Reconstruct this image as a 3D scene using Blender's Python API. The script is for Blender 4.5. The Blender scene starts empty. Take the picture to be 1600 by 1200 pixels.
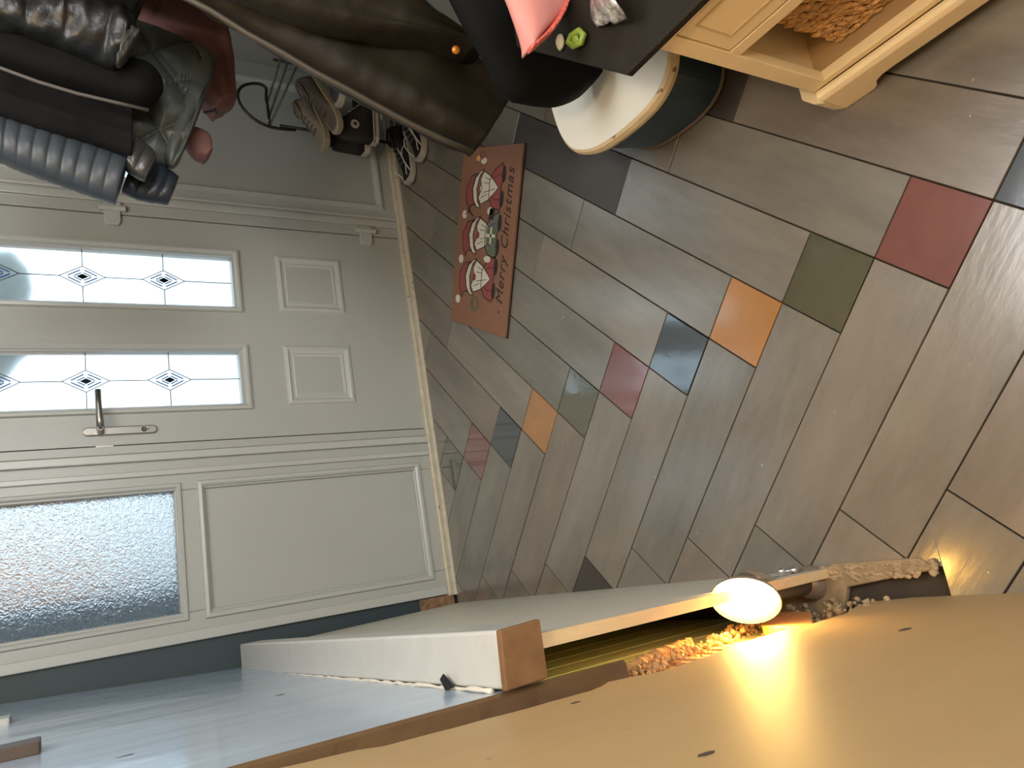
import bpy, bmesh, math, random
from mathutils import Vector, Matrix, noise
random.seed(7)
S = bpy.context.scene
COL = S.collection
PI = math.pi

# ------------------------------------------------------------------ camera, world, lights, exposure
CH = 1.27                                   # camera height, camera stands at x=0 y=0
FWD = Vector((0.227, 0.823, -0.52)); RGT = Vector((0.961, -0.277, -0.02)); DWN = Vector((-0.161, -0.495, -0.854))
def basis(yaw, pitch, roll):
    cy, sy, cp, sp = math.cos(yaw), math.sin(yaw), math.cos(pitch), math.sin(pitch)
    f = Vector((sy*cp, cy*cp, -sp)); r = Vector((cy, -sy, 0)); d = f.cross(r)
    c, s = math.cos(roll), math.sin(roll)
    return f, r*c + d*s, -r*s + d*c
FWD, RGT, DWN = basis(0.26872847, 0.5472614, 0.02352824)
FPX = 1170.278
CAMP = Vector((0, 0, CH))
def ray(x, y): return FWD*FPX + RGT*(600-y) + DWN*(x-800)
def aY(x, y, Y): v = ray(x, y); return CAMP + v*(Y/v.y)
def aX(x, y, X): v = ray(x, y); return CAMP + v*(X/v.x)
def aZ(x, y, Z=0): v = ray(x, y); return CAMP + v*((Z-CH)/v.z)
cd = bpy.data.cameras.new('camera'); cam = bpy.data.objects.new('camera', cd); COL.objects.link(cam)
cd.sensor_width = 36; cd.lens = FPX/1600*36; cd.clip_start = .01
m = Matrix((DWN, RGT, -FWD)).transposed().to_4x4(); m.translation = CAMP
cam.matrix_world = m; S.camera = cam
S.view_settings.view_transform = 'Standard'; S.view_settings.look = 'None'
S.view_settings.gamma = 1; S.view_settings.use_curve_mapping = False
S.view_settings.exposure = 0.12
w = bpy.data.worlds.new('world'); S.world = w; w.use_nodes = True
bg = w.node_tree.nodes['Background']; bg.inputs[0].default_value = (.76, .89, 1.0, 1); bg.inputs[1].default_value = 2.8
YB_ = -1.6
def light(name, kind, loc, power, color, size=.1, rot=None):
    l = bpy.data.lights.new(name, kind); l.energy = power; l.color = color
    if kind == 'AREA': l.shape = 'DISK'; l.size = size
    else: l.shadow_soft_size = size
    o = bpy.data.objects.new(name, l); o.location = loc; COL.objects.link(o)
    if rot: o.rotation_euler = rot
    return o
light('ceiling_lamp_light', 'POINT', (.14, .02, 2.22), 35, (1, .78, .52), .10)
light('overhead_fill', 'AREA', (.86, 1.0, 2.385), 19, (.95, .97, .98), .9).data.specular_factor = .12  # added soft fill under the ceiling to lift the hall, no real fitting
light('rear_fill', 'AREA', (.95, YB_+.05, 1.55), 60, (.94, .97, 1.0), 1.3, (math.radians(82), 0, 0))  # added neutral fill in front of the solid back wall, no window there

# ------------------------------------------------------------------ materials
def lin(c):
    return tuple(((v/255)/12.92 if v/255 <= .04045 else (((v/255)+.055)/1.055)**2.4) for v in c) + (1,)
MATS = {}
def mat(name, rgb, rough=.6, metal=0, var=0, scale=8, stretch=(1,1,1), rot=0, bump=0, bscale=60, spec=None, emit=None,
        rnd=0, detail=6, rgb2=None, coat=0, sheen=0, bdist=.002, spots=None):
    if name in MATS: return MATS[name]
    mt = bpy.data.materials.new(name); mt.use_nodes = True; nt = mt.node_tree; N = nt.nodes; L = nt.links
    b = N['Principled BSDF']; b.inputs['Roughness'].default_value = rough; b.inputs['Metallic'].default_value = metal
    base = lin(rgb); b.inputs['Base Color'].default_value = base
    if spec is not None: b.inputs['Specular IOR Level'].default_value = spec
    if coat: b.inputs['Coat Weight'].default_value = coat; b.inputs['Coat Roughness'].default_value = .15
    if sheen: b.inputs['Sheen Weight'].default_value = sheen
    if emit: b.inputs['Emission Color'].default_value = emit[0]; b.inputs['Emission Strength'].default_value = emit[1]
    if var or bump or rnd or spots:
        tc = N.new('ShaderNodeNewGeometry'); mp = N.new('ShaderNodeMapping')
        mp.inputs['Rotation'].default_value = (0, 0, rot)
        mp2 = N.new('ShaderNodeVectorMath'); mp2.operation = 'MULTIPLY'; mp2.inputs[1].default_value = stretch
        L.new(tc.outputs['Position'], mp.inputs['Vector']); L.new(mp.outputs[0], mp2.inputs[0])
        vec = mp2.outputs[0]
        if rnd:
            oi = N.new('ShaderNodeObjectInfo'); vm = N.new('ShaderNodeVectorMath'); vm.operation = 'SCALE'
            vm.inputs[0].default_value = (37, 17, 5); L.new(oi.outputs['Random'], vm.inputs['Scale'])
            ad = N.new('ShaderNodeVectorMath'); L.new(vec, ad.inputs[0]); L.new(vm.outputs[0], ad.inputs[1]); vec = ad.outputs[0]
        ns = N.new('ShaderNodeTexNoise'); ns.inputs['Scale'].default_value = scale; ns.inputs['Detail'].default_value = detail
        ns.inputs['Roughness'].default_value = .65
        L.new(vec, ns.inputs['Vector'])
        cr = N.new('ShaderNodeValToRGB'); cr.color_ramp.elements[0].position = .32; cr.color_ramp.elements[1].position = .68
        c2 = lin(rgb2) if rgb2 else tuple(v*(1-var) for v in base[:3])+(1,)
        c1 = base if rgb2 else tuple(min(1, v*(1+var)) for v in base[:3])+(1,)
        cr.color_ramp.elements[0].color = c2; cr.color_ramp.elements[1].color = c1
        L.new(ns.outputs[0], cr.inputs[0]); out = cr.outputs[0]
        if spots:
            s2 = N.new('ShaderNodeTexNoise'); s2.inputs['Scale'].default_value = spots[1]; s2.inputs['Detail'].default_value = 3
            L.new(tc.outputs['Position'], s2.inputs['Vector'])
            r2 = N.new('ShaderNodeValToRGB'); r2.color_ramp.elements[0].position = spots[2]; r2.color_ramp.elements[1].position = spots[2]+.03
            L.new(s2.outputs[0], r2.inputs[0])
            mx = N.new('ShaderNodeMix'); mx.data_type = 'RGBA'; L.new(r2.outputs[0], mx.inputs[0]); L.new(out, mx.inputs[6])
            mx.inputs[7].default_value = lin(spots[0]); out = mx.outputs[2]
        if rnd:
            hs = N.new('ShaderNodeHueSaturation'); ma = N.new('ShaderNodeMapRange')
            ma.inputs[3].default_value = 1-rnd; ma.inputs[4].default_value = 1+rnd
            L.new(oi.outputs['Random'], ma.inputs[0]); L.new(ma.outputs[0], hs.inputs['Value']); L.new(out, hs.inputs['Color']); out = hs.outputs[0]
        L.new(out, b.inputs['Base Color'])
        if bump:
            nb = N.new('ShaderNodeTexNoise'); nb.inputs['Scale'].default_value = bscale; nb.inputs['Detail'].default_value = 4
            L.new(vec, nb.inputs['Vector'])
            bp = N.new('ShaderNodeBump'); bp.inputs['Strength'].default_value = bump; bp.inputs['Distance'].default_value = bdist
            L.new(nb.outputs[0], bp.inputs['Height']); L.new(bp.outputs[0], b.inputs['Normal'])
    MATS[name] = mt; return mt

# ------------------------------------------------------------------ mesh building helpers
class MB:
    def __init__(s): s.v = []; s.f = []
    def add(s, vs, fs):
        n = len(s.v); s.v += [tuple(v) for v in vs]; s.f += [tuple(i+n for i in f) for f in fs]; return s
    def box(s, x0, y0, z0, x1, y1, z1):
        vs = [(x, y, z) for z in (z0, z1) for y in (y0, y1) for x in (x0, x1)]
        return s.add(vs, [(0,2,3,1), (4,5,7,6), (0,1,5,4), (2,6,7,3), (0,4,6,2), (1,3,7,5)])
    def prism(s, pts, d):                       # planar polygon (3D) extruded by vector d
        d = Vector(d); pts = [Vector(p) for p in pts]; n = len(pts)
        fs = [tuple(range(n))[::-1], tuple(range(n, 2*n))] + [(i, (i+1) % n, n+(i+1) % n, n+i) for i in range(n)]
        return s.add(pts+[p+d for p in pts], fs)
    def tube(s, pts, r, k=8, closed=False):
        pts = [Vector(p) for p in pts]; n = len(pts); rr = r if isinstance(r, (list, tuple)) else [r]*n
        vs = []; up = None
        for i, p in enumerate(pts):
            a = pts[(i-1) % n] if (closed or i > 0) else p; b = pts[(i+1) % n] if (closed or i < n-1) else p
            t = (b-a).normalized()
            if up is None: up = Vector((0, 0, 1)) if abs(t.z) < .9 else Vector((1, 0, 0))
            x = t.cross(up)
            if x.length < 1e-4: x = t.cross(Vector((0, 1, 0)))
            x.normalize(); y = x.cross(t); up = y
            vs += [p + (x*math.cos(2*PI*j/k) + y*math.sin(2*PI*j/k))*rr[i] for j in range(k)]
        fs = [(i*k+j, i*k+(j+1) % k, ((i+1) % n)*k+(j+1) % k, ((i+1) % n)*k+j) for i in range(n if closed else n-1) for j in range(k)]
        if not closed: fs += [tuple(range(k))[::-1], tuple(range((n-1)*k, n*k))]
        return s.add(vs, fs)
    def lathe(s, prof, origin, axis, k=24):     # prof: (radius, distance along axis)
        o = Vector(origin); a = Vector(axis).normalized(); x = a.orthogonal().normalized(); y = a.cross(x)
        vs = []
        for r, h in prof: vs += [o + a*h + (x*math.cos(2*PI*j/k)+y*math.sin(2*PI*j/k))*max(r, 1e-5) for j in range(k)]
        fs = [(i*k+j, i*k+(j+1) % k, (i+1)*k+(j+1) % k, (i+1)*k+j) for i in range(len(prof)-1) for j in range(k)]
        return s.add(vs, fs)
    def rings(s, rings, cap=True):
        k = len(rings[0]); vs = [v for r in rings for v in r]; n = len(rings)
        fs = [(i*k+j, i*k+(j+1) % k, (i+1)*k+(j+1) % k, (i+1)*k+j) for i in range(n-1) for j in range(k)]
        if cap: fs += [tuple(range(k))[::-1], tuple(range((n-1)*k, n*k))]
        return s.add(vs, fs)
    def blob(s, c, r, sc=(1,1,1), sub=1, jit=0, M=None):
        bm = bmesh.new(); bmesh.ops.create_icosphere(bm, subdivisions=sub, radius=1); c = Vector(c)
        vs = []
        for v in bm.verts:
            q = Vector((v.co.x*sc[0], v.co.y*sc[1], v.co.z*sc[2]))*r*(1+jit*(random.random()-.5))
            vs.append(c + (M @ q if M else q))
        fs = [tuple(v.index for v in f.verts) for f in bm.faces]; bm.free(); return s.add(vs, fs)
    def build(s, name, m, parent=None, smooth=False, bevel=0, seg=2, label=None, kind=None, sub=0):
        me = bpy.data.meshes.new(name); me.from_pydata(s.v, [], s.f); me.update()
        bm = bmesh.new(); bm.from_mesh(me)
        if sub == 0 and not smooth: pass
        bmesh.ops.recalc_face_normals(bm, faces=bm.faces); bm.to_mesh(me); bm.free()
        me.materials.append(m); o = bpy.data.objects.new(name, me); COL.objects.link(o)
        if smooth: me.polygons.foreach_set('use_smooth', [True]*len(me.polygons))
        if bevel:
            b = o.modifiers.new('bevel', 'BEVEL'); b.width = bevel; b.segments = seg; b.limit_method = 'ANGLE'; b.angle_limit = .7
            b.harden_normals = False
        if sub: q = o.modifiers.new('sub', 'SUBSURF'); q.levels = sub; q.render_levels = sub
        if parent: 
            o.parent = parent; o.matrix_parent_inverse = Matrix.Translation(-parent_loc(parent))
        if label: o['label'] = label
        if kind: o['kind'] = kind
        return o
def parent_loc(p):
    v = Vector(p.location)
    while p.parent: p = p.parent; v = v*0 + Vector(p.location) if False else v
    return v
def thing(name, label, cat, loc=(0,0,0), group=None):
    o = bpy.data.objects.new(name, None); COL.objects.link(o); o.location = loc; o.empty_display_size = .05
    o['label'] = label; o['category'] = cat
    if group: o['group'] = group
    return o
def tag(o, label, cat, group=None):
    o['label'] = label; o['category'] = cat
    if group: o['group'] = group
    return o
def struct(name, mb, m, **k):
    return mb.build(name, m, kind='structure', **k)
def ngon(cx, cy, rx, ry, n=24, z=0): return [(cx+rx*math.cos(2*PI*i/n), cy+ry*math.sin(2*PI*i/n), z) for i in range(n)]

# ------------------------------------------------------------------ room shell
XR = 2.12; YD = 2.67; YB = -1.6; ZC = 2.40; NIBX = 1.50; NIBY = 1.70
PLASTER = mat('pale_skim', (176, 148, 106), .5, spec=.35, var=.07, scale=3, stretch=(1, 1, .35), bump=.12, bscale=9, bdist=.004, spots=((92, 80, 66), 23, .735))
SHEETM = mat('blue_grey_board', (160, 178, 196), .16, var=.09, scale=9, stretch=(1, .9, .12), bump=.35, bscale=14, bdist=.004)
DARKBLUE = mat('slate_blue_paint', (44, 60, 64), .55, var=.06, scale=4)
CEIL = mat('ceiling_white', (205, 200, 190), .8)
MASON = mat('bare_masonry', (128, 100, 74), .95, var=.35, scale=30, bump=.9, bscale=55, bdist=.01)
BROWNCUT = mat('cut_board_edge', (92, 70, 44), .85, var=.22, scale=18, stretch=(1, 1, .3), bump=.3)

SHX = -0.162
wl = MB(); wl.box(-.42, YB, -.08, -.245, YD+.1, ZC)
wall_left = struct('wall_left', wl, MASON)
# the near skim: its far edge is ragged
edge = [(.00, .835), (.03, .90), (.06, .895), (.15, .862), (.241, .857), (.33, .868), (.424, .860), (.50, .838), (.582, .832), (.62, .85), (.654, .858), (.70, .838), (.76, .843),
        (.846, .850), (.91, .856), (.968, .864), (.993, .880), (1.073, .902), (1.2, .906), (1.5, .90), (2.0, .905), (ZC, .90)]
e2 = []
for i in range(len(edge)-1):
    (z0, y0), (z1, y1) = edge[i], edge[i+1]
    k = max(1, int((z1-z0)/.02))
    for j in range(k):
        t = j/k; e2.append((z0+(z1-z0)*t, y0+(y1-y0)*t+random.uniform(-.003, .003)))
e2.append(edge[-1])
pts = [(-.174, y, z) for z, y in e2] + [(-.174, YB, ZC), (-.174, YB, 0)]
MB().prism(pts, (-.018, 0, 0)).build('skim_coat', PLASTER, wall_left, label='glossy beige skim coat nearest the camera')
# masonry / lath behind the skim, showing in the groove
mm = MB()
for i in range(60):
    z0 = i*.0175; z1 = z0+.0175
    ya = .87 + .10*noise.noise(Vector((0, 3.1, z0*7))); 
    mm.box(-.245, .2, z0, -.196+.008*noise.noise(Vector((5, 2, z0*20))), .99+.04*noise.noise(Vector((1, 1, z0*9))), z1)
mm.build('bare_plaster', mat('broken_render', (176, 136, 98), .95, var=.25, scale=25, bump=.8, bscale=80, bdist=.01), wall_left, label='crumbling brown render in the groove')
# far board of the left wall, slightly leaning
sh = MB()
def shx(y, z): return SHX - .026*(y-.915)/1.7 + .055*max(0, z-.8)*(y-.915)/1.7
ys = [.915, 1.35, 1.8, 2.25, YD]; zs = [.712, .8, 1.0, 1.42, 2.0, ZC]
fr = [[(shx(y, z), y, z) for y in ys] for z in zs]; bk = [[(shx(y, z)-.038, y, z) for y in ys] for z in zs]
V = [p for r in fr for p in r] + [p for r in bk for p in r]; ny, nz = len(ys), len(zs); o_ = ny*nz; F = []
for i in range(nz-1):
    for j in range(ny-1):
        a = i*ny+j; F += [(a, a+1, a+ny+1, a+ny), (o_+a, o_+a+ny, o_+a+ny+1, o_+a+1)]
for i in range(nz-1): F += [(i*ny, (i+1)*ny, o_+(i+1)*ny, o_+i*ny), (i*ny+ny-1, o_+i*ny+ny-1, o_+(i+1)*ny+ny-1, (i+1)*ny+ny-1)]
for j in range(ny-1): F += [(j, o_+j, o_+j+1, j+1), ((nz-1)*ny+j, (nz-1)*ny+j+1, o_+(nz-1)*ny+j+1, o_+(nz-1)*ny+j)]
sh.add(V, F)
so = sh.build('wall_board', SHEETM, wall_left, label='bluish grey board with vertical streaks')
so.data.materials.append(BROWNCUT)
ce = MB()
zz = [.585+.03*i for i in range(61)]
prof = [(shx(.915, z)+.0005, .9145-.002*random.random(), z) for z in zz]
R_ = [[(x, y, z), (x-.004, y-.003-.003*random.random(), z), (x-.036, y-.002-.004*random.random(), z), (x-.037, y+.004, z), (x-.001, y+.004, z)] for x, y, z in prof]
ce.rings(R_).build('cut_edge', BROWNCUT, wall_left, label='brown sawn edge of the board')
for (y, z, a) in ((1.175, 1.205, .02), (1.12, 1.185, .014), (1.5, .93, .01)):
    MB().blob((shx(y, z)+.0005, y, z), a, (.05, .45, 1), 1).build('gouge', mat('dent', (70, 58, 50), .9), wall_left)
for (y, z, a) in ((.66, .30, .014), (.50, .83, .010), (.80, .75, .008)):
    MB().blob((-.1738, y, z), a, (.06, .5, 1), 1).build('gouge', mat('dent', (70, 58, 50), .9), wall_left)
# tongue and groove boards low on the wall
TG = mat('sage_green_paint', (178, 186, 150), .5, var=.10, scale=14, stretch=(1, 1, .25), spots=((190, 170, 130), 30, .66), bump=.2)
y = .99
while y < 2.6:
    wv = .082
    MB().box(-.213, y+.002, 0, -.201, y+wv-.002, .70).box(-.217, y, 0, -.205, y+wv, .70).build('tongue_and_groove_board', TG, wall_left, bevel=.0025)
    y += wv
# door wall (far): strips around the frame
wd = MB(); wd.box(-.245, YD+.012, -.05, -.083, YD+.20, ZC).box(-.083, YD+.012, 2.13, XR, YD+.20, ZC).box(XR-.02, YD+.012, -.05, XR+.1, YD+.2, ZC)
wall_far = struct('wall_far', wd, DARKBLUE)
MB().box(-.20, YD-.012, 0, -.085, YD+.011, .138).build('bare_patch', MASON, wall_far, label='bare broken plaster patch at the foot of the wall', bevel=.004)
struct('wall_right', MB().box(XR, NIBY, -.05, XR+.12, YD+.2, ZC), mat('right_wall', (150, 150, 142), .7))
struct('wall_right_near', MB().box(NIBX, YB, -.05, XR+.12, NIBY, ZC), mat('right_wall', (150, 150, 142), .7))
struct('wall_back', MB().box(-.42, YB-.1, -.05, XR+.12, YB, ZC), mat('back_wall', (190, 180, 165), .8))
struct('ceiling', MB().box(-.42, YB-.1, ZC, XR+.12, YD+.2, ZC+.1), CEIL)

# ------------------------------------------------------------------ floor: spine of coloured squares, planks both ways
TH, OX, OY, TS = -2.3389835626704105, .5217880432698244, 1.0481691435410032, .14971544756942068
E1 = Vector((math.cos(TH), math.sin(TH))); E2 = Vector((math.sin(TH), -math.cos(TH)))
floor = struct('floor', MB().box(-.42, YB-.1, -.12, XR+.12, YD+.2, -.011), mat('grout', (52, 44, 36), .95, var=.2, scale=20))
def pq2w(p, q): v = Vector((OX, OY)) + E1*(p*TS) + E2*(q*TS); return (v.x, v.y)
def clip(poly, rect):
    x0, y0, x1, y1 = rect
    for ax, val, sg in ((0, x0, 1), (0, x1, -1), (1, y0, 1), (1, y1, -1)):
        out = []
        for i in range(len(poly)):
            a, b = poly[i], poly[(i+1) % len(poly)]; da = (a[ax]-val)*sg; db = (b[ax]-val)*sg
            if da >= 0: out.append(a)
            if (da > 0 > db) or (da < 0 < db):
                t = da/(da-db); out.append((a[0]+(b[0]-a[0])*t, a[1]+(b[1]-a[1])*t))
        poly = out
        if len(poly) < 3: return []
    return poly
RECTS = [(-.192, YB, XR, .765), (-.126, .765, XR, YD-.035)]; RECT1 = [(-.126, YB, XR, YD-.035)]
RA = -TH; 
PK = []
tints = [((126, 119, 106), (96, 90, 80)), ((130, 122, 108), (102, 95, 84)), ((124, 113, 99), (94, 85, 74)), ((122, 116, 104), (94, 89, 79)), ((126, 115, 98), (96, 87, 74))]
for d in (0, 1):
    row = []
    for i, (a, b) in enumerate(tints):
        # grain runs along e1 for family A, along e2 for family B
        row.append(mat('plank_%s_%d' % ('ab'[d], i), a, .25, spec=1, coat=.6, rgb2=b, scale=6, stretch=((.28, 1, 1) if d == 0 else (1, .28, 1)), rot=-TH, rnd=.07, detail=10,
                       bump=.45, bscale=70, bdist=.0012, spots=((150, 140, 122), 60, .73)))
    PK.append(row)
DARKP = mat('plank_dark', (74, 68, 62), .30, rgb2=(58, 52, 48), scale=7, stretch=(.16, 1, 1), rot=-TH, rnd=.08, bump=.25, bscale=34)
SQ = {'green': mat('tile_green', (80, 78, 58), .07, spec=1, coat=1, var=.12, scale=9, bump=.08, bscale=40),
      'red': mat('tile_red', (112, 68, 62), .07, spec=1, coat=1, var=.12, scale=9, bump=.08, bscale=40),
      'blue': mat('tile_blue', (46, 54, 60), .08, spec=1, coat=1, var=.16, scale=9, bump=.08, bscale=40),
      'orange': mat('tile_orange', (160, 114, 68), .12, spec=.8, coat=.5, var=.10, scale=9, bump=.08, bscale=40)}
G = .010
def piece(p0, q0, p1, q1, m, name, hz=0.):
    polys = []
    base = [pq2w(p0+G, q0+G), pq2w(p1-G, q0+G), pq2w(p1-G, q1-G), pq2w(p0+G, q1-G)]
    mb = MB(); 
    for r in (RECTS if min(b[0] for b in base) < -.126 else RECT1):
        c = clip(base, r)
        if c:
            area = abs(sum(c[i][0]*c[(i+1) % len(c)][1]-c[(i+1) % len(c)][0]*c[i][1] for i in range(len(c))))/2
            if area > 2e-4: mb.prism([(x, y, -.012) for x, y in c], (0, 0, .012+hz))
    if not mb.v: return
    cx = sum(v[0] for v in mb.v)/len(mb.v); cy = sum(v[1] for v in mb.v)/len(mb.v)
    if cx > NIBX+.05 and cy < NIBY: return
    mb.build(name, m, floor, bevel=.0009, seg=1)
names = ['green', 'red', 'blue', 'orange']
for k in range(-13, 14):
    c = names[(k+3+8*4) % 4] if False else {1: 'green', 2: 'red', 3: 'blue', 0: 'orange'}[k % 4]
    piece(k, -k, k+1, -k+1, SQ[c], 'tile', random.uniform(-.0006, .0003))
    for n in range(6):                               # A planks
        p1 = k-4*n; p0 = p1-4; m_ = random.choice(PK[0])
        if n == 3 and k == 0: piece(-13, 0, -12, 1, SQ['red'], 'tile'); piece(-17, 0, -13, 1, m_, 'plank'); continue
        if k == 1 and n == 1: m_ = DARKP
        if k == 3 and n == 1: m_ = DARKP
        piece(p0, -k, p1, -k+1, m_, 'plank', random.uniform(-.0007, .0003))
    for n in range(5):                               # B planks
        q0 = -k+1+4*n; m_ = random.choice(PK[1])
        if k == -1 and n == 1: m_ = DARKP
        piece(k, q0, k+1, q0+4, m_, 'plank', random.uniform(-.0007, .0003))

# ------------------------------------------------------------------ door wall joinery
UPVC = mat('upvc_white', (166, 168, 162), .34, var=.025, scale=3)
UPVC2 = mat('upvc_bead', (177, 179, 173), .3)
GAP = mat('rubber_seal', (16, 15, 14), .7)
def frame_ring(x0, z0, x1, z1, w, y0, y1, name, parent, m, bevel=.004, w_in=None, lab=None):
    """mitred frame: outer x0..x1/z0..z1, width w, front plane y0 (towards room)"""
    o = [(x0, z0), (x1, z0), (x1, z1), (x0, z1)]; i = [(x0+w, z0+w), (x1-w, z0+w), (x1-w, z1-w), (x0+w, z1-w)]
    vs = [(x, y0, z) for x, z in o] + [(x, y0, z) for x, z in i] + [(x, y1, z) for x, z in o] + [(x, y1, z) for x, z in i]
    fs = []
    for k in range(4):
        n = (k+1) % 4
        fs += [(k, n, 4+n, 4+k), (8+k, 12+k, 12+n, 8+n), (k, 8+k, 8+n, n), (4+k, 4+n, 12+n, 12+k)]
    return MB().add(vs, fs).build(name, m, parent, bevel=bevel, label=lab)
def ogee(x0, z0, x1, z1, prof, name, parent, m, yb):
    """moulding: prof = list of (inset, depth towards room) run round a rectangle"""
    mb = MB(); rings = []
    for ins, dep in prof:
        rings.append([(x0+ins, yb-dep, z0+ins), (x1-ins, yb-dep, z0+ins), (x1-ins, yb-dep, z1-ins), (x0+ins, yb-dep, z1-ins)])
    mb.rings(rings, cap=False); return mb.build(name, m, parent)
def frosted(name, rough, bump, bsc, mixt, tint=1):
    mt = bpy.data.materials.new(name); mt.use_nodes = True; nt = mt.node_tree; N = nt.nodes; L = nt.links
    N.remove(N['Principled BSDF']); out = N['Material Output']
    g = N.new('ShaderNodeBsdfGlass'); g.inputs['Roughness'].default_value = rough; g.inputs['IOR'].default_value = 1.3
    g.inputs['Color'].default_value = (.93*tint, .97*tint, .98*tint, 1)
    tr = N.new('ShaderNodeBsdfTranslucent'); tr.inputs['Color'].default_value = (.86*tint, .92*tint, .95*tint, 1)
    mx = N.new('ShaderNodeMixShader'); mx.inputs[0].default_value = mixt
    L.new(g.outputs[0], mx.inputs[1]); L.new(tr.outputs[0], mx.inputs[2]); L.new(mx.outputs[0], out.inputs[0])
    tc = N.new('ShaderNodeNewGeometry')
    if bump:
        n1 = N.new('ShaderNodeTexNoise'); n1.inputs['Scale'].default_value = bsc; n1.inputs['Detail'].default_value = 1.5; n1.inputs['Distortion'].default_value = 1.2
        L.new(tc.outputs['Position'], n1.inputs['Vector'])
        bp = N.new('ShaderNodeBump'); bp.inputs['Strength'].default_value = bump; bp.inputs['Distance'].default_value = .006
        L.new(n1.outputs[0], bp.inputs['Height']); L.new(bp.outputs[0], g.inputs['Normal'])
        L.new(bp.outputs[0], tr.inputs['Normal'])
    return mt
GLASS_D = frosted('satin_glass', .14, 0, 1, .12)
GLASS_S = frosted('stippled_glass', .10, 1.0, 90, .15, .76)

# sidelight: window_1 --- x -.083 .. .53
win = bpy.data.objects.new('window_1', None); COL.objects.link(win); win['kind'] = 'structure'; win.location = (.22, YD, 0)
f_ = MB(); f_.box(-.083, YD, .02, .008, YD+.07, 2.13).box(.399, YD, .02, .530, YD+.07, 2.13).box(.008, YD, .85, .399, YD+.07, .945)
f_.box(.008, YD, .02, .399, YD+.07, .096).box(.008, YD, 2.03, .399, YD+.07, 2.13)
f_.build('window_frame', UPVC, win, bevel=.003)
MB().box(.452, YD-.010, .022, .470, YD, 2.13).box(.502, YD-.016, .022, .528, YD, 2.13).box(-.082, YD-.009, .022, -.050, YD, 2.13).build('cover_strip', UPVC2, win, bevel=.003)
pr = [(0, 0), (.004, .010), (.014, .011), (.020, .006), (.026, -.012), (.030, -.014)]
ogee(-.022, .068, .427, .876, pr, 'panel_bead', win, UPVC2, YD)
MB().box(.002, YD+.012, .088, .402, YD+.03, .855).build('panel', UPVC, win)
ogee(-.018, .922, .424, 2.05, [(0, 0), (.004, .009), (.012, .010), (.017, .005), (.022, -.012), (.024, -.02)], 'glazing_bead', win, UPVC2, YD)
MB().box(0, YD+.024, .935, .405, YD+.036, 2.04).build('glass_pane', GLASS_S, win, label='stippled obscure glass')
# door_1
door = bpy.data.objects.new('door_1', None); COL.objects.link(door); door['kind'] = 'structure'; door.location = (.97, YD, 0)
DX0, DX1, DZ0, DZ1 = .563, 1.380, .020, 2.03
panes = [(.688, .702, .882, 1.93), (1.053, .708, 1.252, 1.93)]
# leaf as a grid of boxes around the glazing holes
lf = MB(); x = [DX0, .688, .882, 1.053, 1.252, DX1]
for i in range(5):
    if i in (1, 3): lf.box(x[i], YD+.002, DZ0, x[i+1], YD+.05, .705).box(x[i], YD+.002, 1.93, x[i+1], YD+.05, DZ1)
    else: lf.box(x[i], YD+.002, DZ0, x[i+1], YD+.05, DZ1)
lf.build('leaf', UPVC, door)
MB().box(.530, YD+.012, .018, .5635, YD+.06, 2.05).box(1.3795, YD+.012, .018, 1.395, YD+.06, 2.05).build('seal', GAP, door)
MB().box(.531, YD-.002, .022, .5595, YD+.06, 2.13).box(1.3845, YD-.002, .022, 1.42, YD+.06, 2.13).box(.53, YD-.002, 2.035, 1.42, YD+.06, 2.13).build('door_frame', UPVC, door, bevel=.002)
for (x0, z0, x1, z1), ox in zip(((.676, .290, .904, .547), (1.037, .290, 1.267, .545)), (0, 0)):
    ogee(x0, z0, x1, z1, [(0, 0), (.005, .006), (.014, .008), (.022, .003), (.030, .001), (.034, .004), (.040, .003), (.046, .0015)], 'raised_moulding', door, UPVC2, YD+.002)
    MB().box(x0+.044, YD-.0005, z0+.044, x1-.044, YD+.004, z1-.044).build('field_panel', UPVC, door)
LEAD = mat('lead_came', (52, 56, 62), .5)
BLUEG = mat('blue_glass', (42, 78, 140), .2)
BLACKG = mat('black_glass', (14, 15, 20), .2)
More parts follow.
